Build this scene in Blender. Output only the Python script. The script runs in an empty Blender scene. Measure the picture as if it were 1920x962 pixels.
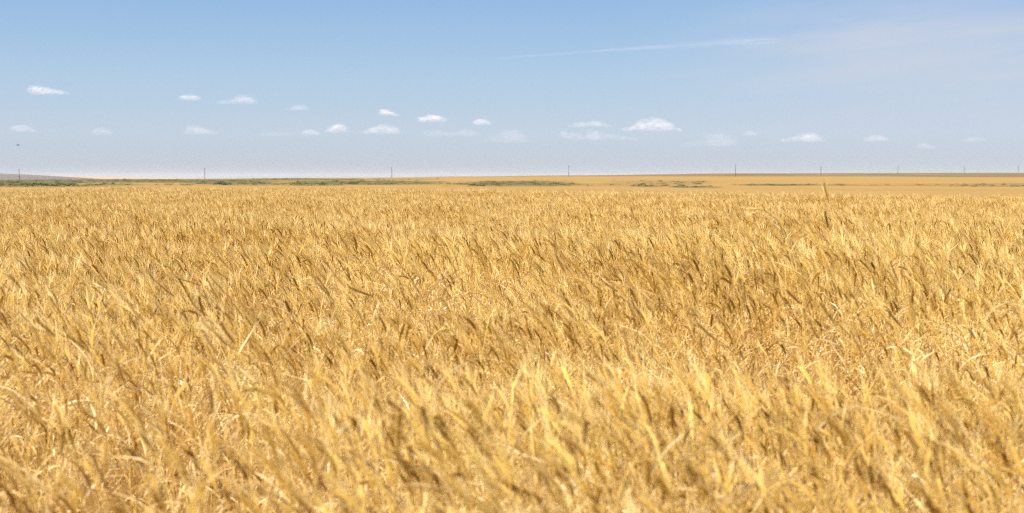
import bpy, math, random
import numpy as np
from mathutils import Vector

rng = np.random.default_rng(7)
random.seed(7)
scene = bpy.context.scene
COL = scene.collection

# ------------------------------------------------------------------ camera, sky, sun, exposure
F = 2400.0                     # focal length in pixels of the 1920 px wide photograph
ZC = 1.30                      # eye height above the datum
HZ = 333.0                     # row of the true horizon in the photograph
PITCH = math.atan((481.0 - HZ) / F)

cam_d = bpy.data.cameras.new("camera")
cam = bpy.data.objects.new("camera", cam_d)
COL.objects.link(cam)
cam.location = (0, 0, ZC)
cam.rotation_euler = (math.pi / 2 - PITCH, 0, 0)
cam_d.sensor_width = 36.0
cam_d.lens = 36.0 * F / 1920.0
cam_d.clip_start = 0.05
cam_d.clip_end = 200000.0
cam_d.dof.use_dof = True
cam_d.dof.focus_distance = 13.0
cam_d.dof.aperture_fstop = 3.7
scene.camera = cam

SUN_EL = math.radians(52)
SUN_AZ = math.radians(-132)    # from +Y towards +X: the sun stands to the left, a little behind the camera

world = bpy.data.worlds.new("World")
scene.world = world
world.use_nodes = True


def nn(nt, kind, loc=None, **kw):
    n = nt.nodes.new(kind)
    for k, v in kw.items():
        setattr(n, k, v)
    return n


SKY_STRENGTH = 0.062
SKY_GAIN = 1 / (SKY_STRENGTH * 2 ** 0.97)


def build_sky():
    nt = world.node_tree
    nt.nodes.clear()
    L = nt.links.new
    out = nn(nt, "ShaderNodeOutputWorld")
    bg = nn(nt, "ShaderNodeBackground")
    bg.inputs["Strength"].default_value = SKY_STRENGTH
    sky = nn(nt, "ShaderNodeTexSky")
    sky.sky_type = "NISHITA"
    sky.sun_disc = False
    sky.sun_elevation = SUN_EL
    sky.sun_rotation = SUN_AZ
    sky.altitude = 300
    sky.air_density = 0.9
    sky.dust_density = 0.25
    sky.ozone_density = 2.5
    # high thin veil of cirrus towards the right of the view, laid out on the sky's own directions
    tc = nn(nt, "ShaderNodeTexCoord")
    sep = nn(nt, "ShaderNodeSeparateXYZ")
    L(tc.outputs["Generated"], sep.inputs[0])
    az = nn(nt, "ShaderNodeMath", operation="ARCTAN2")
    L(sep.outputs["X"], az.inputs[0])
    L(sep.outputs["Y"], az.inputs[1])
    comb = nn(nt, "ShaderNodeCombineXYZ")
    tilt = nn(nt, "ShaderNodeMath", operation="MULTIPLY_ADD")      # streaks rise gently to the right
    L(az.outputs[0], tilt.inputs[0]); tilt.inputs[1].default_value = -0.10
    L(sep.outputs["Z"], tilt.inputs[2])
    sx = nn(nt, "ShaderNodeMath", operation="MULTIPLY"); L(az.outputs[0], sx.inputs[0]); sx.inputs[1].default_value = 3.0
    sz = nn(nt, "ShaderNodeMath", operation="MULTIPLY"); L(tilt.outputs[0], sz.inputs[0]); sz.inputs[1].default_value = 26.0
    L(sx.outputs[0], comb.inputs[0]); L(sz.outputs[0], comb.inputs[1])
    no = nn(nt, "ShaderNodeTexNoise"); no.inputs["Scale"].default_value = 1.6; no.inputs["Detail"].default_value = 6
    no.inputs["Roughness"].default_value = 0.55; no.inputs["Distortion"].default_value = 0.5
    L(comb.outputs[0], no.inputs["Vector"])
    side = nn(nt, "ShaderNodeMapRange", interpolation_type="SMOOTHSTEP")
    L(az.outputs[0], side.inputs["Value"])
    side.inputs["From Min"].default_value = 0.06; side.inputs["From Max"].default_value = 0.28
    low = nn(nt, "ShaderNodeMapRange", interpolation_type="SMOOTHSTEP")
    L(sep.outputs["Z"], low.inputs["Value"])
    low.inputs["From Min"].default_value = 0.01; low.inputs["From Max"].default_value = 0.07
    nr = nn(nt, "ShaderNodeMapRange"); L(no.outputs["Fac"], nr.inputs["Value"])
    nr.inputs["From Min"].default_value = 0.32; nr.inputs["From Max"].default_value = 0.68
    nr.inputs["To Min"].default_value = 0.28; nr.inputs["To Max"].default_value = 1.0
    high = nn(nt, "ShaderNodeMapRange", interpolation_type="SMOOTHSTEP"); L(sep.outputs["Z"], high.inputs["Value"])
    high.inputs["From Min"].default_value = 0.085; high.inputs["From Max"].default_value = 0.15
    high.inputs["To Min"].default_value = 1.0; high.inputs["To Max"].default_value = 0.25
    m0 = nn(nt, "ShaderNodeMath", operation="MULTIPLY"); L(low.outputs[0], m0.inputs[0]); L(high.outputs[0], m0.inputs[1])
    m1 = nn(nt, "ShaderNodeMath", operation="MULTIPLY"); L(side.outputs[0], m1.inputs[0]); L(m0.outputs[0], m1.inputs[1])
    m2 = nn(nt, "ShaderNodeMath", operation="MULTIPLY"); L(m1.outputs[0], m2.inputs[0]); L(nr.outputs[0], m2.inputs[1])
    mix = nn(nt, "ShaderNodeMixRGB", blend_type="MIX")
    L(m2.outputs[0], mix.inputs["Fac"])
    # summer dust: the low sky turns from clear blue to a pale lavender haze
    elev = nn(nt, "ShaderNodeMapRange"); L(sep.outputs["Z"], elev.inputs["Value"])
    elev.inputs["From Min"].default_value = 0.0; elev.inputs["From Max"].default_value = 0.20
    ramp = nn(nt, "ShaderNodeValToRGB")
    stops = [(0.0, (.460, .510, .612)), (0.17, (.512, .606, .742)), (0.38, (.425, .592, .775)), (0.68, (.290, .485, .775)), (1.0, (.16, .35, .67))]
    el_ = ramp.color_ramp.elements
    el_[0].position, el_[0].color = stops[0][0], (*stops[0][1], 1)
    el_[1].position, el_[1].color = stops[-1][0], (*stops[-1][1], 1)
    for p_, c_ in stops[1:-1]:
        e_ = el_.new(p_); e_.color = (*c_, 1)
    L(elev.outputs[0], ramp.inputs[0])
    gain = nn(nt, "ShaderNodeVectorMath", operation="SCALE"); L(ramp.outputs[0], gain.inputs[0]); gain.inputs["Scale"].default_value = SKY_GAIN
    upf = nn(nt, "ShaderNodeMapRange", interpolation_type="SMOOTHSTEP"); L(sep.outputs["Z"], upf.inputs["Value"])
    upf.inputs["From Min"].default_value = 0.12; upf.inputs["From Max"].default_value = 0.45
    upf.inputs["To Min"].default_value = 0.88; upf.inputs["To Max"].default_value = 0.0
    dust = nn(nt, "ShaderNodeMixRGB"); L(upf.outputs[0], dust.inputs["Fac"]); L(sky.outputs[0], dust.inputs["Color1"]); L(gain.outputs[0], dust.inputs["Color2"])
    L(dust.outputs[0], mix.inputs["Color1"])
    mix.inputs["Color2"].default_value = (.590 * SKY_GAIN, .645 * SKY_GAIN, .765 * SKY_GAIN, 1)
    L(mix.outputs[0], bg.inputs["Color"])
    L(bg.outputs[0], out.inputs["Surface"])


build_sky()

sun_d = bpy.data.lights.new("sun", "SUN")
sun_d.energy = 5.0
sun_d.angle = math.radians(0.53)
sun_d.color = (1.0, 0.945, 0.86)
sun = bpy.data.objects.new("sun", sun_d)
COL.objects.link(sun)
to_sun = Vector((math.sin(SUN_AZ) * math.cos(SUN_EL), math.cos(SUN_AZ) * math.cos(SUN_EL), math.sin(SUN_EL)))
sun.rotation_euler = to_sun.to_track_quat("Z", "Y").to_euler()
sun.location = (-20, 0, 30)

vs = scene.view_settings
vs.view_transform = "Standard"
vs.look = "None"
vs.gamma = 1.0
vs.use_curve_mapping = False
vs.exposure = 0.97
scene.cycles.use_denoising = False
scene.cycles.use_adaptive_sampling = False
scene.cycles.filter_width = 1.15
scene.cycles.max_bounces = 8
scene.cycles.diffuse_bounces = 3
scene.cycles.glossy_bounces = 2
scene.cycles.transmission_bounces = 4
scene.cycles.volume_bounces = 1
scene.cycles.transparent_max_bounces = 96
scene.render.film_transparent = False


# ------------------------------------------------------------------ helpers
def tag(o, label=None, cat=None, group=None, kind=None):
    for k, v in (("label", label), ("category", cat), ("group", group), ("kind", kind)):
        if v:
            o[k] = v
    return o


def mesh(name, V, Fc, mats, mi=None, tint=None, smooth=False):
    me = bpy.data.meshes.new(name)
    me.from_pydata([tuple(v) for v in V], [], [tuple(f) for f in Fc])
    for m in mats:
        me.materials.append(m)
    if mi is not None:
        me.polygons.foreach_set("material_index", np.asarray(mi, dtype=np.int32))
    if tint is not None:
        a = me.attributes.new("tint", "FLOAT", "POINT")
        a.data.foreach_set("value", np.asarray(tint, dtype=np.float32))
    if smooth:
        me.polygons.foreach_set("use_smooth", np.ones(len(me.polygons), dtype=bool))
    me.update()
    return me


def link(name, me, parent=None, loc=None):
    o = bpy.data.objects.new(name, me)
    COL.objects.link(o)
    if parent is not None:
        o.parent = parent
    if loc is not None:
        o.location = loc
    return o


def empty(name, loc):
    o = bpy.data.objects.new(name, None)
    o.empty_display_size = 0.1
    COL.objects.link(o)
    o.location = loc
    return o


CP, SP = math.cos(PITCH), math.sin(PITCH)


def at(px, py, D):
    """World point at forward distance D (metres along +Y) that the photograph shows at pixel px, py."""
    u = (px - 960.0) / F
    v = -(py - 481.0) / F
    d = np.array([u, CP + v * SP, -SP + v * CP])
    return np.array([0, 0, ZC]) + d * (D / d[1])


def mat(name, rough=0.7, spec=0.3):
    m = bpy.data.materials.new(name)
    m.use_nodes = True
    nt = m.node_tree
    b = nt.nodes["Principled BSDF"]
    b.inputs["Roughness"].default_value = rough
    b.inputs["Specular IOR Level"].default_value = spec
    return m, nt, b


def plant_material(name, ca, cb, rough, spec, translucent, use_tint=True):
    """Dry plant tissue: colour runs from ca to cb from plant to plant, some light passes through."""
    m, nt, b = mat(name, rough, spec)
    L = nt.links.new
    ramp = nn(nt, "ShaderNodeMixRGB")
    ramp.inputs["Color1"].default_value = (*ca, 1)
    ramp.inputs["Color2"].default_value = (*cb, 1)
    oi = nn(nt, "ShaderNodeObjectInfo")
    at_ = nn(nt, "ShaderNodeAttribute"); at_.attribute_name = "tint"
    add = nn(nt, "ShaderNodeMath", operation="ADD"); L(oi.outputs["Random"], add.inputs[0]); L(at_.outputs["Fac"], add.inputs[1])
    fr = nn(nt, "ShaderNodeMath", operation="FRACT"); L(add.outputs[0], fr.inputs[0])
    tc = nn(nt, "ShaderNodeTexCoord")
    no = nn(nt, "ShaderNodeTexNoise"); no.inputs["Scale"].default_value = 45; no.inputs["Detail"].default_value = 2
    L(tc.outputs["Object"], no.inputs["Vector"])
    mx = nn(nt, "ShaderNodeMath", operation="MULTIPLY_ADD")
    L(no.outputs["Fac"], mx.inputs[0]); mx.inputs[1].default_value = 0.7
    sub = nn(nt, "ShaderNodeMath", operation="MULTIPLY_ADD"); L(fr.outputs[0], sub.inputs[0]); sub.inputs[1].default_value = 0.85; sub.inputs[2].default_value = -0.28
    # ripeness drifts over the field in broad patches
    pn = nn(nt, "ShaderNodeTexNoise"); pn.inputs["Scale"].default_value = 0.55; pn.inputs["Detail"].default_value = 3
    L(oi.outputs["Location"], pn.inputs["Vector"])
    pa = nn(nt, "ShaderNodeMath", operation="MULTIPLY_ADD"); L(pn.outputs["Fac"], pa.inputs[0]); pa.inputs[1].default_value = 1.3; pa.inputs[2].default_value = -0.60
    ps = nn(nt, "ShaderNodeMath", operation="ADD"); L(pa.outputs[0], ps.inputs[0]); L(sub.outputs[0], ps.inputs[1])
    L(ps.outputs[0], mx.inputs[2]); mx.use_clamp = True
    L(mx.outputs[0], ramp.inputs["Fac"])
    L(ramp.outputs[0], b.inputs["Base Color"])
    if translucent > 0:
        tr = nn(nt, "ShaderNodeBsdfTranslucent"); L(ramp.outputs[0], tr.inputs["Color"])
        ms = nn(nt, "ShaderNodeMixShader"); ms.inputs[0].default_value = translucent
        L(b.outputs[0], ms.inputs[1]); L(tr.outputs[0], ms.inputs[2])
        L(ms.outputs[0], nt.nodes["Material Output"].inputs["Surface"])
    return m


M_STEM = plant_material("straw_stem", (0.54, 0.290, 0.050), (0.82, 0.605, 0.180), 0.42, 0.4, 0.10)
M_EAR = plant_material("wheat_ear", (0.50, 0.262, 0.036), (0.83, 0.590, 0.150), 0.5, 0.3, 0.30)
M_AWN = plant_material("wheat_awn", (0.72, 0.48, 0.13), (0.91, 0.75, 0.36), 0.4, 0.4, 0.38)
M_LEAF = plant_material("dry_wheat_leaf", (0.64, 0.38, 0.09), (0.92, 0.77, 0.42), 0.35, 0.5, 0.38)
M_DARK_EAR = plant_material("shaded_wheat_ear", (0.20, 0.100, 0.020), (0.38, 0.215, 0.050), 0.55, 0.25, 0.05)  # shaded side of the standing-out ears painted in as a darker brown
WM = [M_STEM, M_EAR, M_AWN, M_LEAF]

# ------------------------------------------------------------------ the shape of the land
# per column (pixel x): distance, row at which the surface (crop included) is seen from the camera
NEAR = [(0.3, 0.71), (1.2, 0.71), (2.0, 0.69), (3.0, 0.61), (4.0, 0.56), (6.0, 0.51), (8.0, 0.475), (12, 0.445), (18, 0.425), (26, 0.41)]


def hrow(D, h):
    return HZ + F * h / D


def column(crest, far):
    t = [(d, hrow(d, h)) for d, h in NEAR] + crest + far
    D = np.log([p[0] for p in t])
    Z = np.array([ZC - (p[1] - HZ) / F * p[0] for p in t])
    return D, Z


COLS = {
    -1500: column([(45, 351.5), (75, 358)], [(130, 351), (300, 345), (600, 339), (900, 337), (1500, 340), (3000, 338), (6000, 337), (16000, 340)]),
    0: column([(45, 351.5), (75, 358)], [(130, 351), (300, 345), (600, 339), (900, 337), (1500, 340), (3000, 338), (6000, 337), (16000, 340)]),
    300: column([(45, 350.5), (75, 357)], [(130, 350), (300, 344), (600, 338), (900, 335.5), (1500, 337), (3000, 337), (6000, 337), (16000, 340)]),
    600: column([(45, 351), (75, 357)], [(130, 350), (300, 344), (600, 337.5), (900, 333.5), (1500, 335), (3000, 337), (6000, 338), (16000, 340)]),
    880: column([(42, 353), (75, 358)], [(130, 351), (300, 344), (600, 336), (900, 332), (1500, 331), (2200, 333), (6000, 338), (16000, 340)]),
    1060: column([(38, 356), (75, 361)], [(130, 354), (300, 345), (600, 336), (900, 331), (1500, 329), (2200, 331), (6000, 338), (16000, 340)]),
    1400: column([(33, 362), (75, 366)], [(120, 361), (300, 347), (600, 336.5), (900, 331), (1500, 325), (2200, 327), (6000, 338), (16000, 340)]),
    1920: column([(32, 365), (75, 369)], [(120, 364.5), (300, 348), (600, 337.5), (900, 332), (1500, 324), (2200, 326), (6000, 338), (16000, 340)]),
    3500: column([(32, 365), (75, 369)], [(120, 364.5), (300, 348), (600, 337.5), (900, 332), (1500, 324), (2200, 326), (6000, 338), (16000, 340)]),
}
CX = np.array(sorted(COLS))


def lumps(x, y):
    """Gentle unevenness of the near ground."""
    r = np.hypot(x, y)
    fade = np.clip((60 - r) / 30, 0, 1)
    z = 0.062 * np.sin(x * 0.9 + 0.7 * y + 1.1) + 0.022 * np.sin(1.9 * x - 1.1 * y) + 0.018 * np.sin(0.35 * x + 2.3 * y + 0.5)
    z += 0.09 * np.exp(-((y - 5.3 - 0.12 * x) / 0.55) ** 2) / (1 + np.exp((x - 0.1) * 3)) * (x > -5)
    z -= 0.07 * np.exp(-((y - 4.2 - 0.10 * x) / 0.5) ** 2) / (1 + np.exp((x - 0.3) * 3))
    z += 0.06 * np.exp(-(((y - 5.9) / 0.6) ** 2 + ((x - 1.4) / 0.7) ** 2))
    return z * fade * np.clip(r / 2, 0, 1)


def surface(x, y):
    """Height of the top of the crop (near) or of the land's visible surface (far)."""
    x = np.asarray(x, float); y = np.asarray(y, float)
    r = np.maximum(np.hypot(x, y), 0.3)
    ang = np.arctan2(x, y)
    px = 960 + F * np.tan(np.clip(ang, -0.8, 0.8))
    lr = np.log(np.clip(r * np.maximum(np.cos(ang), 0.7), 0.3, 16000))
    Zs = np.stack([np.interp(lr, *COLS[c]) for c in CX])
    i = np.clip(np.searchsorted(CX, px) - 1, 0, len(CX) - 2)
    t = np.clip((px - CX[i]) / (CX[i + 1] - CX[i]), 0, 1)
    t = t * t * (3 - 2 * t)
    k = np.arange(len(px)) if px.ndim else 0
    z = Zs[i, k] * (1 - t) + Zs[i + 1, k] * t
    return z + lumps(x, y)


CROP_H = 0.72
SOIL_DROP = 0.83      # the surface above runs through the awn tips


def soil(x, y):
    r = np.hypot(x, y)
    k = np.clip((r - 60) / 40, 0, 1)
    return surface(x, y) - SOIL_DROP * (1 - k)


def rows_of(x, y, z):
    """Photograph pixel of world points (for laying out the land cover)."""
    dy = y * CP - (z - ZC) * SP
    up = y * SP + (z - ZC) * CP
    return 960 + F * x / dy, 481 - F * up / dy


def vnoise(x, y, s):
    xi = np.floor(x).astype(int); yi = np.floor(y).astype(int)
    fx = x - xi; fy = y - yi
    fx = fx * fx * (3 - 2 * fx); fy = fy * fy * (3 - 2 * fy)

    def hsh(a, b):
        n = (a * 374761393 + b * 668265263 + s * 974634777) & 0xFFFFFFFF
        n = ((n ^ (n >> 13)) * 1274126177) & 0xFFFFFFFF
        return ((n ^ (n >> 16)) & 0xFFFF) / 65535.0
    return (hsh(xi, yi) * (1 - fx) + hsh(xi + 1, yi) * fx) * (1 - fy) + (hsh(xi, yi + 1) * (1 - fx) + hsh(xi + 1, yi + 1) * fx) * fy


def fbm(x, y, s=0):
    return (vnoise(x, y, s) + 0.5 * vnoise(2.1 * x, 2.1 * y, s + 1) + 0.25 * vnoise(4.3 * x, 4.3 * y, s + 2)) / 1.75


# patches of green weeds: centre x, half width, centre row, half height, strength
GREEN = [(60, 130, 340.5, 4.2, 1.0), (300, 220, 339.5, 3.4, 1.0), (60, 90, 346, 2.4, .8), (430, 100, 342.5, 3.4, .9), (200, 70, 345.5, 2.0, .6),
         (560, 110, 336.6, 2.2, .9), (690, 135, 342.4, 4.2, 1.0), (480, 60, 346, 2.0, .6), (590, 60, 347, 1.6, .7), (968, 112, 344.4, 4.4, 1.0),
         (1310, 48, 350.8, 1.3, 1.0), (1450, 62, 346.8, 1.7, 1.0), (1215, 26, 349.4, 1.2, .8), (760, 60, 336, 1.1, .55)]
OLIVE = [(60, 150, 348.5, 2.4, 1.0), (250, 160, 347, 2.2, .5), (1205, 90, 345.3, 4.6, .75), (1270, 60, 341.8, 2.4, .8), (1550, 90, 346.6, 1.8, .9),
         (1700, 130, 347.4, 1.9, 1.0), (1880, 120, 347.8, 3.2, 1.0), (1800, 100, 346.4, 1.4, .8), (960, 140, 349.2, 1.8, .5), (1120, 70, 346, 2, .35)]


def cover(px, py, x, y):
    w = fbm(x * 0.020, y * 0.012, 3) - 0.5
    w2 = fbm(x * 0.11, y * 0.05, 9) - 0.5
    def field(tab):
        g = np.zeros_like(px)
        for cx, hw, cy, hh, s in tab:
            d = np.sqrt(((px - cx) / hw) ** 2 + ((py - cy) / hh) ** 2)
            g = np.maximum(g, s * np.clip((1.22 - d - 0.9 * w - 0.7 * w2) / 0.40, 0, 1))
        return g
    far = (y > 100)
    return field(GREEN) * far, field(OLIVE) * far


def build_ground():
    fine = np.radians(np.linspace(-25, 25, 430))
    side_l = np.radians(np.linspace(-180, -25, 60)[:-1]); side_r = np.radians(np.linspace(25, 180, 60)[1:-1])
    A = np.concatenate([side_l, fine, side_r])
    R = np.concatenate([np.geomspace(0.4, 60, 110), np.geomspace(60, 110, 30)[1:], np.geomspace(110, 1000, 230)[1:], np.geomspace(1000, 2600, 60)[1:], np.geomspace(2600, 16000, 22)[1:]])
    AA, RR = np.meshgrid(A, R)
    X = (RR * np.sin(AA)).ravel(); Y = (RR * np.cos(AA)).ravel()
    Z = soil(X, Y)
    nA, nR = len(A), len(R)
    ii, jj = np.meshgrid(np.arange(nR - 1), np.arange(nA), indexing="ij")
    a = ii * nA + jj; b = ii * nA + (jj + 1) % nA
    Fq = np.stack([a, b, b + nA, a + nA], -1).reshape(-1, 4)
    V = np.stack([X, Y, Z], 1)
    V = np.vstack([V, [0, 0, float(Z[:nA].mean())]])
    tri = np.stack([np.full(nA, len(V) - 1), (np.arange(nA) + 1) % nA, np.arange(nA)], 1)
    me = bpy.data.meshes.new("ground")
    nq, ntri = len(Fq), len(tri)
    me.vertices.add(len(V)); me.vertices.foreach_set("co", V.astype(np.float32).ravel())
    loops = np.concatenate([Fq[:, ::-1].ravel(), tri[:, ::-1].ravel()]).astype(np.int32)
    me.loops.add(len(loops)); me.loops.foreach_set("vertex_index", loops)
    starts = np.concatenate([np.arange(nq) * 4, nq * 4 + np.arange(ntri) * 3]).astype(np.int32)
    me.polygons.add(nq + ntri); me.polygons.foreach_set("loop_start", starts)
    me.update(calc_edges=True); me.validate()
    me.polygons.foreach_set("use_smooth", np.ones(len(me.polygons), dtype=bool))
    ok = Y > 60
    px = np.full_like(X, -9999.); py = np.full_like(X, -9999.)
    px[ok], py[ok] = rows_of(X[ok], Y[ok], Z[ok])
    g, ol = cover(px, py, X, Y)
    r = np.hypot(X, Y)
    # dry steppe of the ridge beyond the last field
    edge = 930 + 60 * (fbm(X * 0.01, Y * 0.002, 21) - 0.5)
    rdg = np.clip((r - edge) / 15, 0, 1)
    near = np.clip((75 - r) / 15, 0, 1)
    for nm, val in (("green", g), ("olive", ol), ("ridge", rdg), ("soil", near)):
        at_ = me.attributes.new(nm, "FLOAT", "POINT")
        at_.data.foreach_set("value", np.append(val, val[0]).astype(np.float32))
    m, nt, bs = mat("land", 0.95, 0.05)
    L = nt.links.new
    geo = nn(nt, "ShaderNodeNewGeometry")

    def noise(scale, vec, detail=4, rough=0.6):
        mp = nn(nt, "ShaderNodeMapping"); mp.inputs["Scale"].default_value = vec
        L(geo.outputs["Position"], mp.inputs["Vector"])
        n = nn(nt, "ShaderNodeTexNoise"); n.inputs["Scale"].default_value = scale; n.inputs["Detail"].default_value = detail; n.inputs["Roughness"].default_value = rough
        L(mp.outputs[0], n.inputs["Vector"])
        return n.outputs["Fac"]

    def mixc(f, c1, c2):
        n = nn(nt, "ShaderNodeMixRGB")
        for k, c in (("Color1", c1), ("Color2", c2)):
            if isinstance(c, tuple): n.inputs[k].default_value = (*c, 1)
            else: L(c, n.inputs[k])
        if f is not None: L(f, n.inputs["Fac"])
        return n.outputs[0]

    def rng_(f, a, b, lo=0.0, hi=1.0):
        n = nn(nt, "ShaderNodeMapRange"); L(f, n.inputs["Value"])
        n.inputs["From Min"].default_value = a; n.inputs["From Max"].default_value = b; n.inputs["To Min"].default_value = lo; n.inputs["To Max"].default_value = hi
        return n.outputs[0]

    def attr(nm):
        n = nn(nt, "ShaderNodeAttribute"); n.attribute_name = nm
        return n.outputs["Fac"]

    gold = mixc(rng_(noise(0.05, (0.5, 1, 1), 6, 0.65), .32, .68), (0.300, 0.186, 0.060), (0.355, 0.240, 0.088))
    gold = mixc(rng_(noise(1.6, (1, 0.35, 1), 4, 0.7), .35, .72, 0, .7), gold, (0.29, 0.165, 0.044))
    gold = mixc(rng_(noise(0.010, (0.6, 1.6, 1), 4, 0.6), .38, .62, 0, .85), gold, (0.285, 0.168, 0.052))
    olive = mixc(rng_(noise(0.12, (1, .5, 1), 5), .35, .65), (0.165, 0.115, 0.047), (0.27, 0.18, 0.07))
    green = mixc(rng_(noise(0.25, (1, .4, 1), 5), .38, .62), (0.070, 0.072, 0.030), (0.17, 0.14, 0.06))
    ridge = mixc(rng_(noise(0.02, (1, .3, 1), 5), .35, .65), (0.135, 0.100, 0.045), (0.20, 0.14, 0.065))
    c = mixc(attr("olive"), gold, olive)
    c = mixc(attr("green"), c, green)
    c = mixc(attr("ridge"), c, ridge)
    dirt = mixc(rng_(noise(9, (1, 1, 1), 6), .35, .65), (0.16, 0.085, 0.03), (0.38, 0.22, 0.085))
    c = mixc(attr("soil"), c, dirt)
    L(c, bs.inputs["Base Color"])
    me.materials.append(m)
    o = link("ground", me)
    tag(o, "golden far wheat land with green weed patches running to the horizon", "ground", kind="structure")
    return o, V


ground, GV = build_ground()


# far hills
def hill(name, prof, D0, depth, col, label):
    """A long ridge: crest heights over x at distance D0, with sloping flanks."""
    xs = np.linspace(prof[0][0], prof[-1][0], 90)
    rows = np.interp(xs, [p[0] for p in prof], [p[1] for p in prof])
    rows += (fbm(xs * 0.02, xs * 0 + 5, 31) - 0.5) * 0.5
    V, Fc = [], []
    K = 9
    for j in range(K):
        t = j / (K - 1) * 2 - 1
        for i, (px, row) in enumerate(zip(xs, rows)):
            D = D0 + t * depth
            p = at(px, row, D0)
            zb = -18.0
            s = (1 - abs(t) ** 1.6)
            w = 0.82 + 0.36 * float(fbm(np.array([i * 0.3]), np.array([j * 1.7]), 44)[0]) if 0 < abs(t) < 1 else 1
            V.append((p[0] * D / D0, D, zb + (p[2] - zb) * s * w))
    n = len(xs)
    for j in range(K - 1):
        for i in range(n - 1):
            Fc.append((j * n + i, j * n + i + 1, (j + 1) * n + i + 1, (j + 1) * n + i))
    m, nt, b = mat(name + "_grass", 1.0, 0.0)
    no = nn(nt, "ShaderNodeTexNoise"); no.inputs["Scale"].default_value = 0.004; no.inputs["Detail"].default_value = 5
    geo = nn(nt, "ShaderNodeNewGeometry"); nt.links.new(geo.outputs["Position"], no.inputs["Vector"])
    mx = nn(nt, "ShaderNodeMixRGB"); mx.inputs["Color1"].default_value = (*col[0], 1); mx.inputs["Color2"].default_value = (*col[1], 1)
    nt.links.new(no.outputs["Fac"], mx.inputs["Fac"]); nt.links.new(mx.outputs[0], b.inputs["Base Color"])
    o = link(name, mesh(name, V, Fc, [m], smooth=True))
    tag(o, label, "hill", kind="structure")
    return o


hill("dark_hill", [(-1400, 324), (-500, 324.5), (-150, 324.5), (0, 325), (50, 327), (100, 330), (140, 332.5), (190, 335.5), (240, 339)], 9000, 1500,
     ((0.075, 0.058, 0.05), (0.12, 0.09, 0.075)), "dark hazy hill beyond the green scrub")
hill("pale_hill", [(-700, 331), (-100, 331), (60, 328.5), (100, 329.0), (150, 330.4), (220, 331.6), (300, 333.2), (420, 336)], 12000, 1800,
     ((0.34, 0.22, 0.12), (0.40, 0.27, 0.15)), "pale straw coloured hill behind the dark hill")

# air: even haze over the whole plain
def build_haze():
    a = 17500.0
    V = [(x, y, z) for z in (-60.0, 46.0) for y in (-a, a) for x in (-a, a)]
    Fc = [(0, 2, 3, 1), (4, 5, 7, 6), (0, 1, 5, 4), (2, 6, 7, 3), (0, 4, 6, 2), (1, 3, 7, 5)]
    m = bpy.data.materials.new("haze")
    m.use_nodes = True
    nt = m.node_tree
    nt.nodes.clear()
    out = nn(nt, "ShaderNodeOutputMaterial")
    pv = nn(nt, "ShaderNodeVolumePrincipled")
    pv.inputs["Color"].default_value = (0.93, 0.95, 1.0, 1)
    pv.inputs["Density"].default_value = 3.4e-5
    pv.inputs["Anisotropy"].default_value = 0.0
    nt.links.new(pv.outputs[0], out.inputs["Volume"])
    o = link("haze", mesh("haze", V, Fc, [m]))
    tag(o, "pale even haze in the air over the plain", "haze", kind="stuff")


USE_HAZE = True
if USE_HAZE:
    build_haze()


# ------------------------------------------------------------------ clouds
def blob_template():
    import bmesh
    bm = bmesh.new()
    bmesh.ops.create_icosphere(bm, subdivisions=2, radius=1.0)
    V = np.array([v.co[:] for v in bm.verts]); Fc = np.array([[v.index for v in f.verts] for f in bm.faces])
    bm.free()
    return V, Fc


BV, BF = blob_template()


def cloud_material(name, alpha):
    m = bpy.data.materials.new(name)
    m.use_nodes = True
    nt = m.node_tree
    nt.nodes.clear()
    L = nt.links.new
    out = nn(nt, "ShaderNodeOutputMaterial")
    df = nn(nt, "ShaderNodeBsdfDiffuse"); df.inputs["Color"].default_value = (0.93, 0.895, 0.905, 1)
    tl = nn(nt, "ShaderNodeBsdfTranslucent"); tl.inputs["Color"].default_value = (0.93, 0.895, 0.905, 1)
    ms = nn(nt, "ShaderNodeMixShader"); ms.inputs[0].default_value = 0.35
    L(df.outputs[0], ms.inputs[1]); L(tl.outputs[0], ms.inputs[2])
    tp = nn(nt, "ShaderNodeBsdfTransparent")
    mix = nn(nt, "ShaderNodeMixShader"); mix.inputs[0].default_value = alpha
    L(tp.outputs[0], mix.inputs[1]); L(ms.outputs[0], mix.inputs[2])
    L(mix.outputs[0], out.inputs["Surface"])
    return m


CLOUD_MATS = {a: cloud_material("cloud_vapour", a * 0.62) for a in (0.007, 0.014, 0.026, 0.05)}


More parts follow.
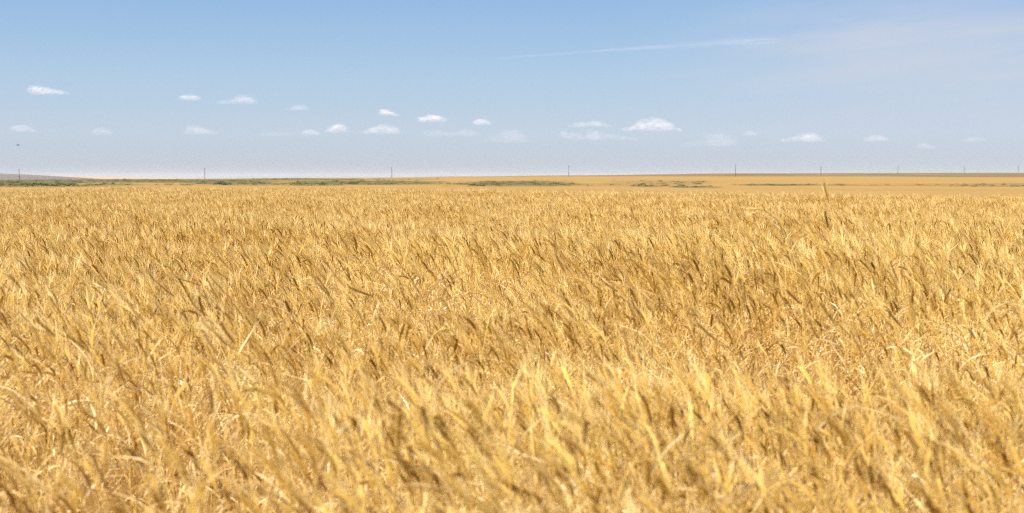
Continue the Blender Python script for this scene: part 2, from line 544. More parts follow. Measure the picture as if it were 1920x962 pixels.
def cloud(x0, x1, ytop, ybase, alpha, label, seed, shape=None, n=90, name="cloud", D=None, thick=None):
    """Cumulus of overlapping thin puffs; the flat base sits at the same altitude for all of them."""
    r = np.random.default_rng(seed)
    el = (HZ - ybase) / F
    D = D or 1300.0 / el
    s = D / F
    W = (x1 - x0) * s
    H = (ybase - ytop) * s
    c = at((x0 + x1) / 2, ybase, D)
    shape = shape or [(0, .35), (.25, .8), (.5, 1), (.75, .8), (1, .3)]
    Vs, Fs = [], []
    off = 0
    for k in range(n):
        u = r.random()
        hh = np.interp(u, [p[0] for p in shape], [p[1] for p in shape]) * H
        rad = (0.12 + 0.26 * r.random() ** 1.5) * max(hh, 0.25 * H)
        rx = rad * (1.4 + 1.5 * r.random())
        zc = rad * 0.75 + (hh - 1.7 * rad) * r.random() if hh > 1.7 * rad else rad * 0.7
        xc = (u - 0.5) * (W - 1.6 * rx)
        yc = (r.random() - 0.5) * (thick or W * 0.3)
        jit = 1 + 0.30 * r.standard_normal(len(BV))[:, None]
        P = BV * jit * np.array([rx, rx * 0.9, rad]) + np.array([xc, yc, zc])
        P[:, 2] = np.maximum(P[:, 2], -0.02 * H + 0.05 * H * r.random())
        Vs.append(P); Fs.append(BF + off); off += len(BV)
    me = mesh(name, np.vstack(Vs), np.vstack(Fs), [CLOUD_MATS[alpha]], smooth=True)
    o = link(name, me, loc=c)
    tag(o, label, "cloud", "fair weather clouds low over the horizon")
    return o


RIGHT_HEAVY = [(0, .3), (.35, .55), (.62, .9), (.85, 1), (1, .5)]
LEFT_HEAVY = [(0, .5), (.15, 1), (.4, .85), (.7, .6), (1, .35)]
DOME = [(0, .2), (.18, .35), (.3, .7), (.45, 1), (.65, .85), (.85, .5), (1, .15)]
FLAT = [(0, .6), (.2, .9), (.5, 1), (.8, .9), (1, .5)]
CLOUDS = [
    (48, 132, 160, 178, .05, "longest white cloud, high and alone at the upper left", LEFT_HEAVY),
    (334, 378, 177, 189, .026, "small faint cloud left of the lumpy cloud with a raised right end", FLAT),
    (406, 482, 177, 195, .026, "lumpy white cloud whose right end is raised", RIGHT_HEAVY),
    (530, 580, 195, 207, .014, "faint thin cloud trailing off leftward above the second pole's right", RIGHT_HEAVY),
    (709, 748, 204, 218, .05, "compact bright cloud straight above the third pole", LEFT_HEAVY),
    (784, 842, 215, 229, .05, "bright oval cloud right of the compact cloud over the third pole", FLAT),
    (886, 922, 222, 235, .026, "small rounded pale cloud at the right end of the upper middle row", FLAT),
    (18, 68, 234, 248, .014, "dim pale cloud straight above the small bird", FLAT),
    (170, 212, 239, 253, .007, "barely visible cloud between the two left poles, lower row", FLAT),
    (344, 410, 232, 252, .014, "pale wedge cloud sloping down to the right above the second pole", LEFT_HEAVY),
    (564, 602, 242, 254, .014, "small dim cloud left of the tilted rounded cloud", FLAT),
    (608, 652, 230, 249, .026, "tilted rounded cloud with its top to the right", RIGHT_HEAVY),
    (674, 750, 230, 251, .026, "broad cloud with a peaked right side, below the compact cloud", RIGHT_HEAVY),
    (788, 908, 240, 256, .014, "longest low flat cloud made of two joined humps", [(0, .7), (.2, .9), (.45, .5), (.62, .7), (.75, 1), (1, .4)]),
    (1064, 1146, 225, 239, .026, "thin flat cloud above the lopsided cloud over the fourth pole", [(0, .3), (.25, .9), (.4, .6), (.7, 1), (1, .4)]),
    (1050, 1196, 241, 263, .026, "lopsided cloud with a white hump and long dim tail over the fourth pole", [(0, .7), (.18, .8), (.28, .3), (.42, 1), (.6, .6), (.8, .45), (1, .15)]),
    (1164, 1280, 218, 246, .05, "largest and brightest cloud, domed on top", DOME),
    (1270, 1384, 243, 276, .007, "faint stepped cloud rising to a knob on its right", [(0, .3), (.4, .4), (.6, .5), (.75, 1), (.9, .9), (1, .4)]),
    (1392, 1420, 245, 255, .007, "tiny faint cloud right of the stepped cloud", FLAT),
    (1460, 1544, 246, 266, .026, "pale cloud with a bright right end, nearest above the tall wheat ear", RIGHT_HEAVY),
    (1618, 1668, 252, 266, .014, "oval dim cloud left of the sixth pole", FLAT),
    (1716, 1756, 265, 279, .007, "faint low cloud between the two poles right of the tall ear", LEFT_HEAVY),
    (1804, 1852, 256, 267, .007, "faint flat cloud last on the right, over the eighth pole", FLAT),
    (484, 560, 246, 256, .007, "barely visible thin cloud strip left of the small dim cloud", FLAT),
    (905, 990, 240, 268, .007, "barely visible haze cloud right of the two-humped flat cloud", RIGHT_HEAVY),
]
for i, (x0, x1, yt, yb, al, lab, shp) in enumerate(CLOUDS):
    cloud(x0, x1, yt, yb, al, lab, 100 + i, shp)


def streak():
    """A long thin trail of ice cloud, high and far."""
    r = np.random.default_rng(5)
    D = 78000.0
    s = D / F
    Vs, Fs, off = [], [], 0
    pts = [(930, 110), (1060, 100), (1190, 90.5), (1330, 82), (1480, 75)]
    for k in range(150):
        u = r.random() ** 0.9
        px = 930 + u * 520
        py = np.interp(px, [p[0] for p in pts], [p[1] for p in pts])
        spread = 1.2 + 9 * max(0, u - .45) ** 1.3 * 2
        p = at(px, py + r.normal() * spread * 0.6, D + r.normal() * 400)
        rx = s * (22 + 40 * r.random()); rz = s * (0.9 + spread * 0.5) * (0.5 + 0.7 * r.random())
        rx *= min(1, 0.3 + u * 2.5)
        P = BV * np.array([rx, rx * 0.3, rz])
        sl = -0.068 * -1
        P[:, 2] += P[:, 0] * 0.070
        Vs.append(P + p); Fs.append(BF + off); off += len(BV)
    V = np.vstack(Vs); c = V.mean(0)
    o = link("streak_cloud", mesh("streak_cloud", V - c, np.vstack(Fs), [cloud_material("ice_cloud", 0.0040)], smooth=True), loc=c)
    tag(o, "long thin white streak of cloud slanting across the blue sky", "cloud")


streak()


# ------------------------------------------------------------------ wheat
def unit(v):
    return v / (np.linalg.norm(v) + 1e-12)


def tube(path, radii, sides, V, Fc):
    path = np.asarray(path); n = len(path)
    base = len(V)
    prev = None
    for i in range(n):
        t = unit(path[min(i + 1, n - 1)] - path[max(i - 1, 0)])
        a = np.cross(t, (0.31, 0.95, 0.05)) if prev is None else prev - t * np.dot(prev, t)
        a = unit(a); prev = a
        b = np.cross(t, a)
        for k in range(sides):
            th = 2 * math.pi * k / sides
            V.append(path[i] + radii[i] * (math.cos(th) * a + math.sin(th) * b))
    for i in range(n - 1):
        for k in range(sides):
            k2 = (k + 1) % sides
            Fc.append((base + i * sides + k, base + i * sides + k2, base + (i + 1) * sides + k2, base + (i + 1) * sides + k))
    top = len(V); V.append(path[-1])
    for k in range(sides):
        Fc.append((base + (n - 1) * sides + k, base + (n - 1) * sides + (k + 1) % sides, top))


def bez(p0, p1, p2, p3, n):
    t = np.linspace(0, 1, n)[:, None]
    return (1 - t) ** 3 * p0 + 3 * (1 - t) ** 2 * t * p1 + 3 * (1 - t) * t ** 2 * p2 + t ** 3 * p3


def ear_parts(path, r, width=0.0062, nodes=10, awn=0.07, n_awn=18, aw=0.00055, spread=0.30):
    """Spikelets in two rows along the rachis, an awn from each."""
    V, Fc, AV, AF = [], [], [], []
    path = np.asarray(path)
    seg = np.linalg.norm(np.diff(path, axis=0), axis=1); cum = np.concatenate([[0], np.cumsum(seg)]); Ltot = cum[-1]
    pos = lambda s: np.array([np.interp(s, cum, path[:, k]) for k in range(3)])
    side0 = unit(np.cross(unit(path[-1] - path[0]), unit(r.normal(size=3))))
    for i in range(nodes * 2):
        s = Ltot * (i + 0.3) / (nodes * 2 + 0.6)
        p = pos(s); t = unit(pos(min(s + .004, Ltot)) - pos(max(s - .004, 0)))
        a = unit(side0 - t * np.dot(side0, t)) * (1 if i % 2 else -1)
        b = np.cross(t, a)
        taper = 0.65 + 0.45 * math.sin(math.pi * min(1, (i + 2.5) / (nodes * 2 + 2.5)))
        w = width * taper * (0.9 + 0.2 * r.random())
        ln = 0.0130 * (0.85 + 0.3 * r.random())
        d = unit(t + a * (0.22 + .12 * r.random()) + b * r.normal() * 0.08)
        c0 = p + a * w * 0.15
        mid = c0 + d * ln * 0.42 + a * w * 0.18
        tip = c0 + d * ln
        k = len(V)
        sd = unit(np.cross(d, b))
        V += [c0, mid + sd * w * .5, mid + b * w * .62, mid - sd * w * .5, mid - b * w * .62, tip]
        Fc += [(k, k + 2, k + 1), (k, k + 3, k + 2), (k, k + 4, k + 3), (k, k + 1, k + 4), (k + 5, k + 1, k + 2), (k + 5, k + 2, k + 3), (k + 5, k + 3, k + 4), (k + 5, k + 4, k + 1)]
        if r.random() < n_awn / (nodes * 2):
            al = awn * (0.65 + 0.6 * r.random())
            dd = unit(t + a * spread * (0.6 + 0.7 * r.random()) + b * r.normal() * spread * 0.7)
            e = tip + dd * al * .55
            f = e + unit(dd + t * 0.1 + a * 0.18 * r.random() + r.normal(size=3) * 0.05) * al * .45
            q = len(AV)
            n1 = unit(np.cross(dd, (0.2, 0.4, 0.9))); n2 = np.cross(dd, n1)
            for (cc, ww) in ((tip - d * 0.002, aw), (e, aw * 0.7)):
                for th in (0, 2.09, 4.19):
                    AV.append(cc + ww * (math.cos(th) * n1 + math.sin(th) * n2))
            AV.append(f)
            for z in range(3):
                AF.append((q + z, q + (z + 1) % 3, q + 3 + (z + 1) % 3, q + 3 + z))
                AF.append((q + 3 + z, q + 3 + (z + 1) % 3, q + 6))
    tube(path, [0.0015] * len(path), 3, V, Fc)
    return (V, Fc), (AV, AF)


def leaf_part(stem, f0, r, length, width, nseg=6):
    V, Fc = [], []
    i0 = f0 * (len(stem) - 1); k = int(i0)
    p = stem[k] + (stem[min(k + 1, len(stem) - 1)] - stem[k]) * (i0 - k)
    t = unit(stem[min(k + 1, len(stem) - 1)] - stem[max(k - 1, 0)])
    th = r.normal() * 0.9 + (math.pi if r.random() < .62 else 0)
    out = np.array([math.cos(th), math.sin(th) * 0.9, 0])
    d = unit(t + out * (0.35 + 0.5 * r.random()))
    roll = r.random() * 6.28
    curl = 0.02 + 0.45 * r.random() ** 1.6
    tw = r.normal() * 0.5
    step = length / nseg
    for s in range(nseg + 1):
        w = width * (1 - (s / nseg) ** 1.7) * (0.65 if s == 0 else 1) + 0.0005
        sd = unit(np.cross(d, (math.sin(roll), math.cos(roll), 0.4)))
        V += [p - sd * w / 2, p + sd * w / 2]
        p = p + d * step
        d = unit(d + np.array([0, 0, -curl]) + out * 0.08 + r.normal(size=3) * 0.09)
        roll += tw
    for s in range(nseg):
        Fc.append((2 * s, 2 * s + 1, 2 * s + 3, 2 * s + 2))
    return V, Fc


def stem_path(r, H, lean, nod):
    """Bends towards +X. Returns stem path and ear path; H is the height of the ear's top."""
    ear_len = 0.075 * (0.82 + 0.4 * r.random())
    a_top = lean + nod
    base = np.zeros(3)
    y = r.normal() * 0.035
    top = np.array([H * math.tan(lean) * 0.75, y, H - ear_len * math.cos(a_top)])
    tdir = np.array([math.sin(a_top), y * .5, math.cos(a_top)]); tdir = unit(tdir)
    st = bez(base, np.array([H * .06, y * .2, H * .42]), top - tdir * H * 0.22, top, 7)
    d = tdir.copy(); p = top.copy(); ear = [p.copy()]
    droop = 0.05 + 0.10 * r.random() + (0.12 if nod > .7 else 0)
    for k in range(5):
        p = p + d * ear_len / 5
        ear.append(p.copy())
        ax = np.array([d[2], 0, -d[0]])
        d = unit(d + ax * droop)
    return st, np.array(ear), tdir


def wheat_pieces(r, H, lean, nod, rich=True, path=None):
    """{'stem','ear','awn','leaf0','leaf1'...: (verts, faces)} of one plant."""
    st, ear = path if path is not None else stem_path(r, H, lean, nod)[:2]
    P = {}
    V, Fc = [], []
    tube(st, np.linspace(0.0017, 0.0010, len(st)), 4 if rich else 3, V, Fc)
    P["stem"] = (V, Fc)
    P["ear"], P["awn"] = ear_parts(ear, r, nodes=10 if rich else 8, width=0.0046 if rich else 0.0050, awn=0.075, n_awn=10 if rich else 10, aw=0.00075 if rich else 0.0010, spread=0.32)
    for q in range(5 if rich else 3):
        P["leaf%d" % q] = leaf_part(st, 0.62 + 0.2 * r.random() if (rich and q == 4 and r.random() < .5) else 0.15 + 0.45 * r.random(), r, 0.11 + 0.15 * r.random(), (0.0042 if rich else 0.0034) + (.0045 if rich else .003) * r.random(), 6 if rich else 4)
    return P


PART_M = {"stem": 0, "ear": 1, "awn": 2, "leaf": 3}


def merge(plants):
    """plants: list of (pieces, offset, rotz, tint) -> one mesh's data."""
    V, Fc, MI, T = [], [], [], []
    for P, off, rz, ti in plants:
        c, s = math.cos(rz), math.sin(rz)
        R = np.array([[c, -s, 0], [s, c, 0], [0, 0, 1]])
        for k, (v, f) in P.items():
            b = len(V)
            v = np.asarray(v) @ R.T + off
            V.extend(v); Fc.extend(tuple(i + b for i in q) for q in f)
            MI.extend([PART_M[k.rstrip("0123456789")]] * len(f)); T.extend([ti] * len(v))
    return V, Fc, MI, T


NPL, NCL = 22, 14
protos = bpy.data.collections.new("wheat_prototypes")          # never linked to the scene


def rand_pose(r):
    lean = abs(r.normal(0.17, 0.12))
    u = r.random()
    nod = r.normal(0.14, 0.14) if u < .86 else (0.5 + 0.4 * r.random() if u < .96 else 1.2 + .6 * r.random())
    return lean, nod


pose_of = []
for k in range(NPL):
    r = np.random.default_rng(500 + k)
    lean, nod = rand_pose(r)
    pose_of.append((lean, nod))
    H = CROP_H
    V, Fc, MI, T = merge([(wheat_pieces(r, H, lean, nod), np.zeros(3), 0, 0)])
    protos.objects.link(bpy.data.objects.new("a_wheat_%02d" % k, mesh("wheat_stalk_%02d" % k, V, Fc, WM, MI, T)))
for k in range(NCL):
    r = np.random.default_rng(900 + k)
    pl = []
    for q in range(10):
        lean, nod = rand_pose(r)
        H = CROP_H * r.normal(1.0, 0.055)
        pl.append((wheat_pieces(r, H, lean, nod, rich=False), np.array([r.normal() * .11, r.normal() * .11, 0]), math.pi + r.normal() * 1.05, r.random()))
    V, Fc, MI, T = merge(pl)
    protos.objects.link(bpy.data.objects.new("b_wheat_%02d" % k, mesh("wheat_tuft_%02d" % k, V, Fc, WM, MI, T)))


def scatter_group(name, coll):
    ng = bpy.data.node_groups.new(name, "GeometryNodeTree")
    ng.interface.new_socket("Geometry", in_out="INPUT", socket_type="NodeSocketGeometry")
    ng.interface.new_socket("Geometry", in_out="OUTPUT", socket_type="NodeSocketGeometry")
    L = ng.links.new
    gi = ng.nodes.new("NodeGroupInput"); go = ng.nodes.new("NodeGroupOutput")
    ci = ng.nodes.new("GeometryNodeCollectionInfo"); ci.inputs["Collection"].default_value = coll
    ci.inputs["Separate Children"].default_value = True; ci.inputs["Reset Children"].default_value = True
    iop = ng.nodes.new("GeometryNodeInstanceOnPoints"); iop.inputs["Pick Instance"].default_value = True

    def na(nm, t):
        n = ng.nodes.new("GeometryNodeInputNamedAttribute"); n.data_type = t; n.inputs["Name"].default_value = nm
        return n.outputs["Attribute"]
    e2r = ng.nodes.new("FunctionNodeEulerToRotation"); L(na("rot", "FLOAT_VECTOR"), e2r.inputs[0])
    L(gi.outputs[0], iop.inputs["Points"]); L(ci.outputs[0], iop.inputs["Instance"])
    L(na("pick", "INT"), iop.inputs["Instance Index"]); L(e2r.outputs[0], iop.inputs["Rotation"]); L(na("scl", "FLOAT_VECTOR"), iop.inputs["Scale"])
    L(iop.outputs[0], go.inputs[0])
    return ng


def scatter(name, pts, rot, scl, pick, coll, label, cat):
    me = bpy.data.meshes.new(name)
    n = len(pts)
    me.vertices.add(n); me.vertices.foreach_set("co", np.asarray(pts, np.float32).ravel())
    for nm, t, v, key in (("rot", "FLOAT_VECTOR", rot, "vector"), ("scl", "FLOAT_VECTOR", scl, "vector"), ("pick", "INT", pick, "value")):
        a = me.attributes.new(nm, t, "POINT")
        a.data.foreach_set(key, np.asarray(v, np.int32 if t == "INT" else np.float32).ravel())
    me.update()
    o = link(name, me)
    md = o.modifiers.new("scatter", "NODES"); md.node_group = scatter_group(name, coll)
    tag(o, label, cat, kind="stuff")
    return o


def sample_wedge(y0, y1, dens, margin):
    """Random points of the plain between two forward distances, a little wider than the view."""
    hw = 0.415 * y1 + margin
    n = int((y1 - y0) * 2 * hw * dens)
    x = rng.uniform(-hw, hw, n); y = rng.uniform(y0, y1, n)
    k = np.abs(x) < 0.415 * np.maximum(y, 0) + margin
    return x[k], y[k]


SPLIT = 11.0
# near: single plants, sown in slightly uneven density
nx, ny = [], []
for y0, y1, d in ((0.5, 2.0, 260), (2.0, 4.0, 400), (4.0, 7.0, 390), (7.0, SPLIT, 340)):
    a, b = sample_wedge(y0, y1, d, 1.8); nx.append(a); ny.append(b)
nx = np.concatenate(nx); ny = np.concatenate(ny)
keep = rng.random(len(nx)) < np.clip(-0.25 + 2.3 * fbm(nx * 1.5, ny * 1.5, 61), 0.25, 1)
thin = np.clip(1.55 - 1.9 * np.exp(-((ny - 3.9 - 0.12 * nx - 0.5 * (fbm(nx * 1.2, ny * 1.2, 65) - 0.5)) / 0.55) ** 2) / (1 + np.exp((nx - 0.2) * 3)), 0.15, 1)
thin *= np.clip(-0.35 + 3.0 * fbm(nx * 0.8 + 9, ny * 0.6, 66), 0.15, 1)
keep &= rng.random(len(nx)) < thin
keep &= np.hypot(nx, ny) > 0.75
nx, ny = nx[keep], ny[keep]
hs = np.clip(rng.normal(0.96, 0.09, len(nx)) + 0.52 * (fbm(nx * 0.75, ny * 0.6, 71) - 0.5), 0.62, 1.22)
nrot = math.pi + rng.normal(0, 1.0, len(nx)) + 1.5 * (fbm(nx * 0.5, ny * 0.5, 81) - 0.5)
npk = rng.integers(0, NPL, len(nx))
nz = soil(nx, ny)

# the largest-showing single plants are lifted out of the mass
topz = nz + hs * CROP_H
ppx, ppy = rows_of(nx, ny, topz)
cand = (ppx > 20) & (ppx < 1900) & (ppy < 930) & (ny < 4.6) & (ny > 2.2)
score = np.where(cand, (hs - 0.86) / ny, -9)
N_HERO = 20
N_SHARED = 245
pickd = np.argsort(-score)[:N_SHARED]
mask = np.ones(len(nx), bool); mask[pickd] = False

# farther: tufts
mx, my = [], []
for y0, y1, d in ((SPLIT, 18, 23), (18, 30, 22), (30, 50, 22)):
    a, b = sample_wedge(y0, y1, d, 3.0); mx.append(a); my.append(b)
mx = np.concatenate(mx); my = np.concatenate(my)
ms_ = np.clip(rng.normal(0.96, 1, len(mx)) * np.interp(my, [10, 30], [0.05, 0.028]) + 0.96 - 0.96 * np.interp(my, [10, 30], [0.05, 0.028]) + 0.17 * (fbm(mx * 0.30, my * 0.22, 91) - 0.5), 0.75, 1.2)
pts = np.concatenate([np.stack([nx, ny, nz], 1)[mask], np.stack([mx, my, soil(mx, my)], 1)])
rz = np.concatenate([nrot[mask], rng.normal(0, 0.35, len(mx))])
rot = np.stack([rng.normal(0, 0.05, len(rz)), rng.normal(0, 0.05, len(rz)), rz], 1)
scl = np.concatenate([np.stack([hs, hs, hs], 1)[mask], np.stack([ms_, ms_, ms_], 1)])
pk = np.concatenate([npk[mask], NPL + rng.integers(0, NCL, len(mx))])
scatter("wheat_field", pts, rot, scl, pk, protos, "dense ripe golden wheat crop leaning in the wind, covering the whole foreground", "wheat")
print("wheat points", len(pts), "near", mask.sum())


# the lifted-out plants: one of each kind with its parts, then copies
def build_plant(P, loc, rz, label, group=None, ear_mat=None):
    root = empty("wheat_plant", loc)
    root.rotation_euler = (0, 0, rz)
    tag(root, label, "wheat plant", group)
    ti = random.random()
    for k, (v, f) in P.items():
        base = k.rstrip("0123456789")
        if base == "awn":
            continue
        o = link(base, mesh(base, v, f, [ear_mat if base == "ear" and ear_mat else WM[PART_M[base]]], tint=[ti] * len(v)), root)
        if base == "ear":
            av, af = P["awn"]
            link("awn", mesh("awn", av, af, [M_AWN], tint=[ti] * len(av)), o)
    return root


def copy_plant(src, loc, rz, sc):
    r = src.copy(); COL.objects.link(r)
    r.location = loc; r.rotation_euler = (0, 0, rz); r.scale = (sc, sc, sc)
    for ch in src.children:
        c = ch.copy(); COL.objects.link(c); c.parent = r
        for g in ch.children:
            d = g.copy(); COL.objects.link(d); d.parent = c
    return r


KIND_LABEL = ["golden wheat stalk with an upright bearded ear, one of the blurred nearest stalks",
              "golden wheat stalk with a left-leaning bearded ear, one of the blurred nearest stalks",
              "golden wheat stalk with a nodding bearded ear, one of the blurred nearest stalks"]
src_of = {}
for i in pickd:
    k = int(npk[i])
    loc = (float(nx[i]), float(ny[i]), float(nz[i])); rz = float(nrot[i]); sc = float(hs[i])
    if k not in src_of:
        r = np.random.default_rng(500 + k)
        lean, nod = rand_pose(r)
        kd = 0 if lean + nod < 0.28 else (1 if lean + nod < 0.85 else 2)
        src_of[k] = build_plant(wheat_pieces(r, CROP_H, lean, nod), loc, rz, KIND_LABEL[kd], "nearest wheat stalks standing out of the crop")
        src_of[k].scale = (sc, sc, sc)
    else:
        copy_plant(src_of[k], loc, rz, sc)


def hero(tip, base, D, foot_dx, label, seed, bend=None, group=None, ear_mat=None):
    """A single stalk seen with its ear between two places; it stands on the soil foot_dx metres to the right of its ear."""
    r = np.random.default_rng(seed)
    t, b = at(*tip, D), at(*base, D)
    t = t + np.array([0, r.normal() * 0.012, 0])
    fx, fy = b[0] + foot_dx, D + r.normal() * 0.03
    foot = np.array([fx, fy, float(soil(np.array([fx]), np.array([fy]))[0])])
    d = unit(t - b)
    ln = np.linalg.norm(b - foot)
    if bend is None:
        st = bez(foot, foot + np.array([0, 0, ln * .4]), b - d * ln * 0.3, b, 12)
    else:
        q = [at(*p, D) for p in bend]
        d2 = unit(q[-1] - q[0]) if len(q) > 1 else unit(q[0] - b)
        low = bez(foot, foot + np.array([0, 0, np.linalg.norm(q[0] - foot) * .5]), q[0] - unit(q[min(1, len(q) - 1)] - q[0] + 1e-6) * 0.08, q[0], 7)
        ctrl = np.vstack([low[-2:-1], q, [b], [b + d * .03]])
        # Catmull-Rom through the bend
        pts_ = []
        for i in range(1, len(ctrl) - 2):
            for u in np.linspace(0, 1, 5)[:-1]:
                p0, p1, p2, p3 = ctrl[i - 1], ctrl[i], ctrl[i + 1], ctrl[i + 2]
                pts_.append(0.5 * ((2 * p1) + (-p0 + p2) * u + (2 * p0 - 5 * p1 + 4 * p2 - p3) * u * u + (-p0 + 3 * p1 - 3 * p2 + p3) * u ** 3))
        st = np.vstack([low[:-1], pts_, [b]])
    L_ = np.linalg.norm(t - b)
    mid = (t + b) / 2 + np.cross(d, (0, 1, 0)) * L_ * 0.05
    ear = bez(b, b + d * L_ * .3, mid + d * L_ * .2, t, 6)
    P = wheat_pieces(r, 0, 0, 0, True, (st - foot, ear - foot))
    return build_plant(P, tuple(foot), 0, label, group, ear_mat)


LEFT_DARK = "dark brown wheat ear leaning left, one of the dark ears standing across the left foreground"
RIGHT_DARK = "dark brown wheat ear leaning left, one of the dark ears dotted over the right half"
GROUPS = {LEFT_DARK: "dark ears across the left foreground", RIGHT_DARK: "dark ears dotted over the right half"}
HEROES = [
    ((1546, 344), (1554, 381), 5.6, 0.10, "tallest wheat stalk, its bearded ear reaching up to the horizon", None),
    ((1404, 394), (1434, 391), 5.8, 0.22, "long wheat stalk bent over with its ear pointing left", [(1468, 436), (1452, 405)]),
    ((612, 492), (648, 540), 4.7, 0.16, "dark wheat ear slanting left above a bent-over stalk", None),
    ((654, 537), (700, 556), 4.7, 0.22, "bent-over dark wheat ear below a slanting dark ear", [(752, 594), (728, 570)]),
    ((590, 522), (625, 562), 4.6, 0.14, "short slanting dark ear just left of the bent-over stalk", None),
    ((282, 514), (326, 556), 4.9, 0.15, LEFT_DARK, None),
    ((392, 516), (436, 564), 4.9, 0.16, LEFT_DARK, None),
    ((330, 518), (378, 535), 4.9, 0.20, LEFT_DARK, [(398, 585), (392, 552)]),
    ((1333, 527), (1333, 560), 6.0, 0.03, "orange upright wheat ear, left one of an orange pair", None),
    ((1354, 534), (1349, 562), 6.0, 0.03, "orange upright wheat ear, right one of an orange pair", None),
    ((1183, 563), (1209, 602), 4.6, 0.12, RIGHT_DARK, None),
    ((1788, 790), (1818, 858), 2.9, 0.10, "big plump near ear, yellow on one side and dark on the other", None),
    ((392, 735), (405, 806), 3.0, 0.08, "upright brown near ear left of centre, taller than its blurred neighbours", None),
    ((1490, 410), (1532, 450), 5.3, 0.14, "slanting dark ear left of the tallest stalk's stem", None),
    ((1546, 396), (1553, 428), 5.5, 0.08, "upright dark ear straight below the tallest ear", None),
    ((1527, 402), (1533, 434), 5.6, 0.08, "faint upright ear just left of the ear below the tallest", None),
    ((1630, 412), (1642, 440), 5.9, 0.09, "slim upright ear standing right of the tallest stalk", None),
    ((1672, 490), (1686, 532), 4.8, 0.09, RIGHT_DARK, None),
    ((1516, 426), (1533, 455), 5.2, 0.10, "small slanting ear at the foot of the tallest stalk's group", None),
    ((1041, 475), (1060, 512), 5.4, 0.10, RIGHT_DARK, None),
    ((1632, 492), (1641, 506), 5.6, 0.10, RIGHT_DARK, None),
]
rh = np.random.default_rng(77)
for k in range(34):
    left = k < 20
    px = rh.uniform(5, 470) if left else rh.uniform(980, 1820)
    py = rh.normal(565, 45) + (px - 230) * 0.05 if left else rh.uniform(455, 640)
    py = min(max(py, 475), 680)
    D = 2400 * (0.41 + 0.05 * rh.random()) / (py - HZ)
    ln = 0.078 * F / D * rh.uniform(.85, 1.15)
    th = math.radians(rh.normal(36, 13))
    HEROES.append(((px, py), (px + ln * math.sin(th), py + ln * math.cos(th)), D, rh.uniform(.08, .2), LEFT_DARK if left else RIGHT_DARK, None))
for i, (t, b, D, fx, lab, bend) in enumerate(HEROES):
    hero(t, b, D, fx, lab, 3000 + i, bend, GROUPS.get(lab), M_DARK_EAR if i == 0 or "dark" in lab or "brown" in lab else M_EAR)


# ------------------------------------------------------------------ green scrub on the far fields
def build_scrub():
    coll = bpy.data.collections.new("scrub_prototypes")
    mg, nt, b = mat("scrub_leaf", 0.8, 0.15)
    oi = nn(nt, "ShaderNodeObjectInfo")
    cr = nn(nt, "ShaderNodeValToRGB")
    cr.color_ramp.elements[0].color = (0.050, 0.062, 0.024, 1)
    cr.color_ramp.elements[1].color = (0.21, 0.17, 0.07, 1)
    e = cr.color_ramp.elements.new(0.6); e.color = (0.105, 0.112, 0.046, 1)
    nt.links.new(oi.outputs["Random"], cr.inputs[0]); nt.links.new(cr.outputs[0], b.inputs["Base Color"])
    for k in range(6):
        r = np.random.default_rng(40 + k)
        V, Fc = [], []
        for q in range(60):
            th = r.random() * 6.28; rr = 0.5 * math.sqrt(r.random()); h = (1 - (rr / .55) ** 2) * (0.25 + .75 * r.random())
            c = np.array([rr * math.cos(th), rr * math.sin(th), 0.08 + 0.85 * h * (0.75 + .25 * r.random())])
            a = r.normal(size=3); a = unit(a); u = unit(np.cross(a, r.normal(size=3)))
            s = 0.06 + 0.08 * r.random()
            i = len(V); V += [c - a * s, c + u * s * .6, c + a * s * 1.2, c - u * s * .6]; Fc.append((i, i + 1, i + 2, i + 3))
        coll.objects.link(bpy.data.objects.new("scrub_%d" % k, mesh("scrub_%d" % k, V, Fc, [mg])))
    n = 130000
    # even in picture area rather than ground area keeps the far rows filled
    px = rng.uniform(-120, 2040, n); D = np.exp(rng.uniform(math.log(115), math.log(1150), n))
    X = (px - 960) / F * D; Y = D
    Z = soil(X, Y)
    ppx, ppy = rows_of(X, Y, Z)
    g, ol = cover(ppx, ppy, X, Y)
    # scattered single bushes along the left skyline
    lone = (rng.random(n) < 0.0035) & (D > 500) & (D < 930) & (px < 850)
    pr = np.where(g > 0.3, g * 0.045, 0) + np.where(ol > 0.4, ol * 0.03, 0)
    k = (rng.random(n) < pr * np.clip(D / 500, 0.25, 1) ) | lone
    X, Y, Z = X[k], Y[k], Z[k]
    m = len(X)
    s = rng.lognormal(math.log(0.55), 0.4, m)
    s = np.clip(s, .25, 1.5)
    scatter("green_scrub", np.stack([X, Y, Z], 1), np.stack([np.zeros(m), np.zeros(m), rng.uniform(0, 6.28, m)], 1),
            np.stack([s * 1.9, s * 1.9, s * 0.42], 1), rng.integers(0, 6, m), coll, "low dark green scrub and weeds in patches on the far field", "scrub")
    print("scrub", m)


build_scrub()

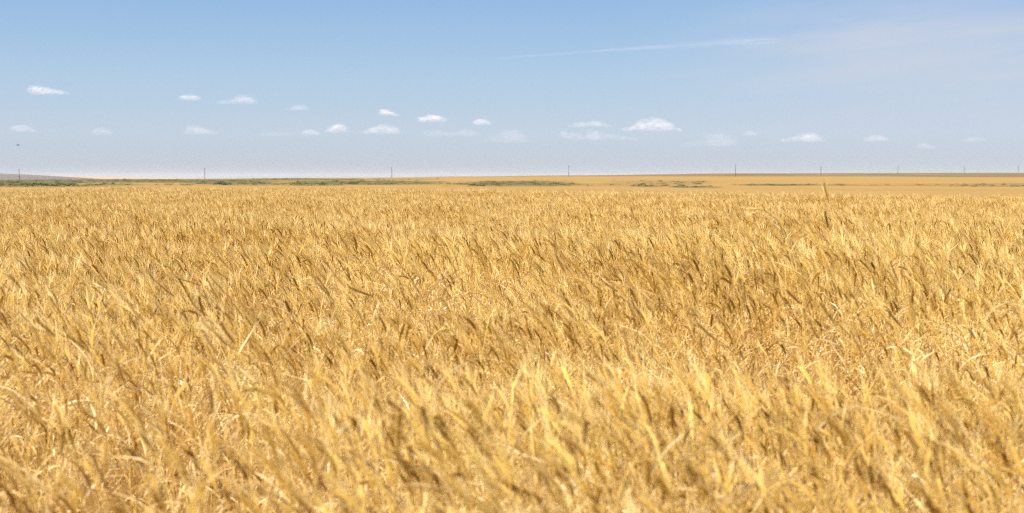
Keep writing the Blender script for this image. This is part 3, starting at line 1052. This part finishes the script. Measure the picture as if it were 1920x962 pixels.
# ------------------------------------------------------------------ power poles
M_WOOD, nt_, b_ = mat("weathered_pole_wood", 0.85, 0.2)
_n = nn(nt_, "ShaderNodeTexNoise"); _n.inputs["Scale"].default_value = 6
_c = nn(nt_, "ShaderNodeMixRGB"); _c.inputs["Color1"].default_value = (0.045, 0.036, 0.03, 1); _c.inputs["Color2"].default_value = (0.11, 0.09, 0.075, 1)
nt_.links.new(_n.outputs["Fac"], _c.inputs["Fac"]); nt_.links.new(_c.outputs[0], b_.inputs["Base Color"])
M_PORC, _, bp = mat("insulator_porcelain", 0.25, 0.5); bp.inputs["Base Color"].default_value = (0.5, 0.48, 0.44, 1)
M_IRON, _, bi = mat("dark_iron", 0.6, 0.4); bi.inputs["Base Color"].default_value = (0.06, 0.055, 0.05, 1)
POLES = [
    (38, 317, 905, "utility pole in front of the dark hazy hill, first on the left"),
    (385, 314.5, 890, "second utility pole from the left, above the green scrub"),
    (735, 313.5, 880, "third utility pole from the left, under the compact bright cloud"),
    (1066, 310.5, 872, "fourth utility pole from the left, under the lopsided cloud"),
    (1378, 308.5, 868, "fifth utility pole from the left, where the spacing starts to narrow"),
    (1538, 312, 980, "utility pole just left of the tallest wheat ear"),
    (1682, 310.5, 1120, "third utility pole from the right, first one past the tallest ear"),
    (1806, 310, 1270, "utility pole last but one on the right"),
    (1907, 310, 1380, "last utility pole on the right, by the picture's edge"),
]


def pole(px, top, D, label):
    x, y = (px - 960) / F * D, D
    z0 = float(soil(np.array([x]), np.array([y]))[0]) - 0.3
    zt = at(px, top, D)[2]
    h = zt - z0
    root = empty("utility_pole", (x, y, z0))
    tag(root, label, "utility pole", "utility poles in a line across the plain")
    V, Fc = [], []
    tube([np.array([0, 0, h * t]) for t in np.linspace(0, 1, 5)], np.linspace(0.185, 0.145, 5), 10, V, Fc)
    link("shaft", mesh("shaft", V, Fc, [M_WOOD], smooth=True), root)
    import bmesh
    bm = bmesh.new(); bmesh.ops.create_cube(bm, size=1)
    for v in bm.verts:
        v.co.x *= 0.9; v.co.y *= 0.09; v.co.z *= 0.11; v.co.y -= 0.20; v.co.z += h - 0.55
    bmesh.ops.bevel(bm, geom=bm.edges[:], offset=0.012, segments=1, affect="EDGES")
    me = bpy.data.meshes.new("crossarm"); bm.to_mesh(me); bm.free(); me.materials.append(M_WOOD)
    link("crossarm", me, root)
    for cx, cy, cz in ((-0.38, -0.20, h - 0.495), (0.38, -0.20, h - 0.495), (0, 0, h)):
        V, Fc = [], []
        pr = [(0, .02), (.05, .02), (.06, .055), (.10, .06), (.12, .04), (.14, .055), (.19, .035), (.21, .012)]
        tube([np.array([cx, cy, cz + a]) for a, _ in pr], [b for _, b in pr], 8, V, Fc)
        link("insulator", mesh("insulator", V, Fc, [M_PORC], smooth=True), root)
    return root


for p in POLES:
    pole(*p)


# ------------------------------------------------------------------ the bird
def bird():
    c = at(34, 272, 160)
    root = empty("bird", c)
    tag(root, "tiny dark bird gliding in the sky over the leftmost utility pole", "bird")
    m, _, b = mat("dark_plumage", 0.8, 0.2); b.inputs["Base Color"].default_value = (0.03, 0.026, 0.024, 1)
    prof = [(-.20, .004), (-.16, .012), (-.12, .03), (-.04, .055), (.04, .058), (.10, .04), (.13, .034), (.16, .035), (.19, .02), (.215, .006)]
    V, Fc = [], []
    tube([np.array([0.9 * a, 0.3 * a, 0.12 * a]) for a, _ in prof], [r for _, r in prof], 10, V, Fc)
    i = len(V)
    V += [np.array(p) for p in ((-.15, -.05, -.01), (-.15, .0, .012), (-.30, .02, -.03), (-.31, -.12, -.03), (-.24, -.09, -.032))]
    Fc += [(i, i + 1, i + 2, i + 3), (i, i + 4, i + 3), (i + 1, i + 4, i + 2)]
    for s in (-1, 1):
        j = len(V)
        ws = []
        for t, (f, w, z) in enumerate(((0.0, .13, .02), (.12, .15, .035), (.26, .12, .03), (.38, .02, .01))):
            cx = np.array([0.04 * (1 - t * 1.2), s * f, z])
            ws += [cx + np.array([w * .5, s * -.02, 0]), cx - np.array([w * .5, 0, 0.006]), cx + np.array([0, 0, .012])]
        V += ws
        for t in range(3):
            q = j + t * 3
            Fc += [(q, q + 3, q + 5, q + 2), (q + 2, q + 5, q + 4, q + 1), (q + 1, q + 4, q + 3, q)]
        Fc.append((j + 9, j + 10, j + 11))
    o = link("body", mesh("body", V, Fc, [m], smooth=True), root)


bird()
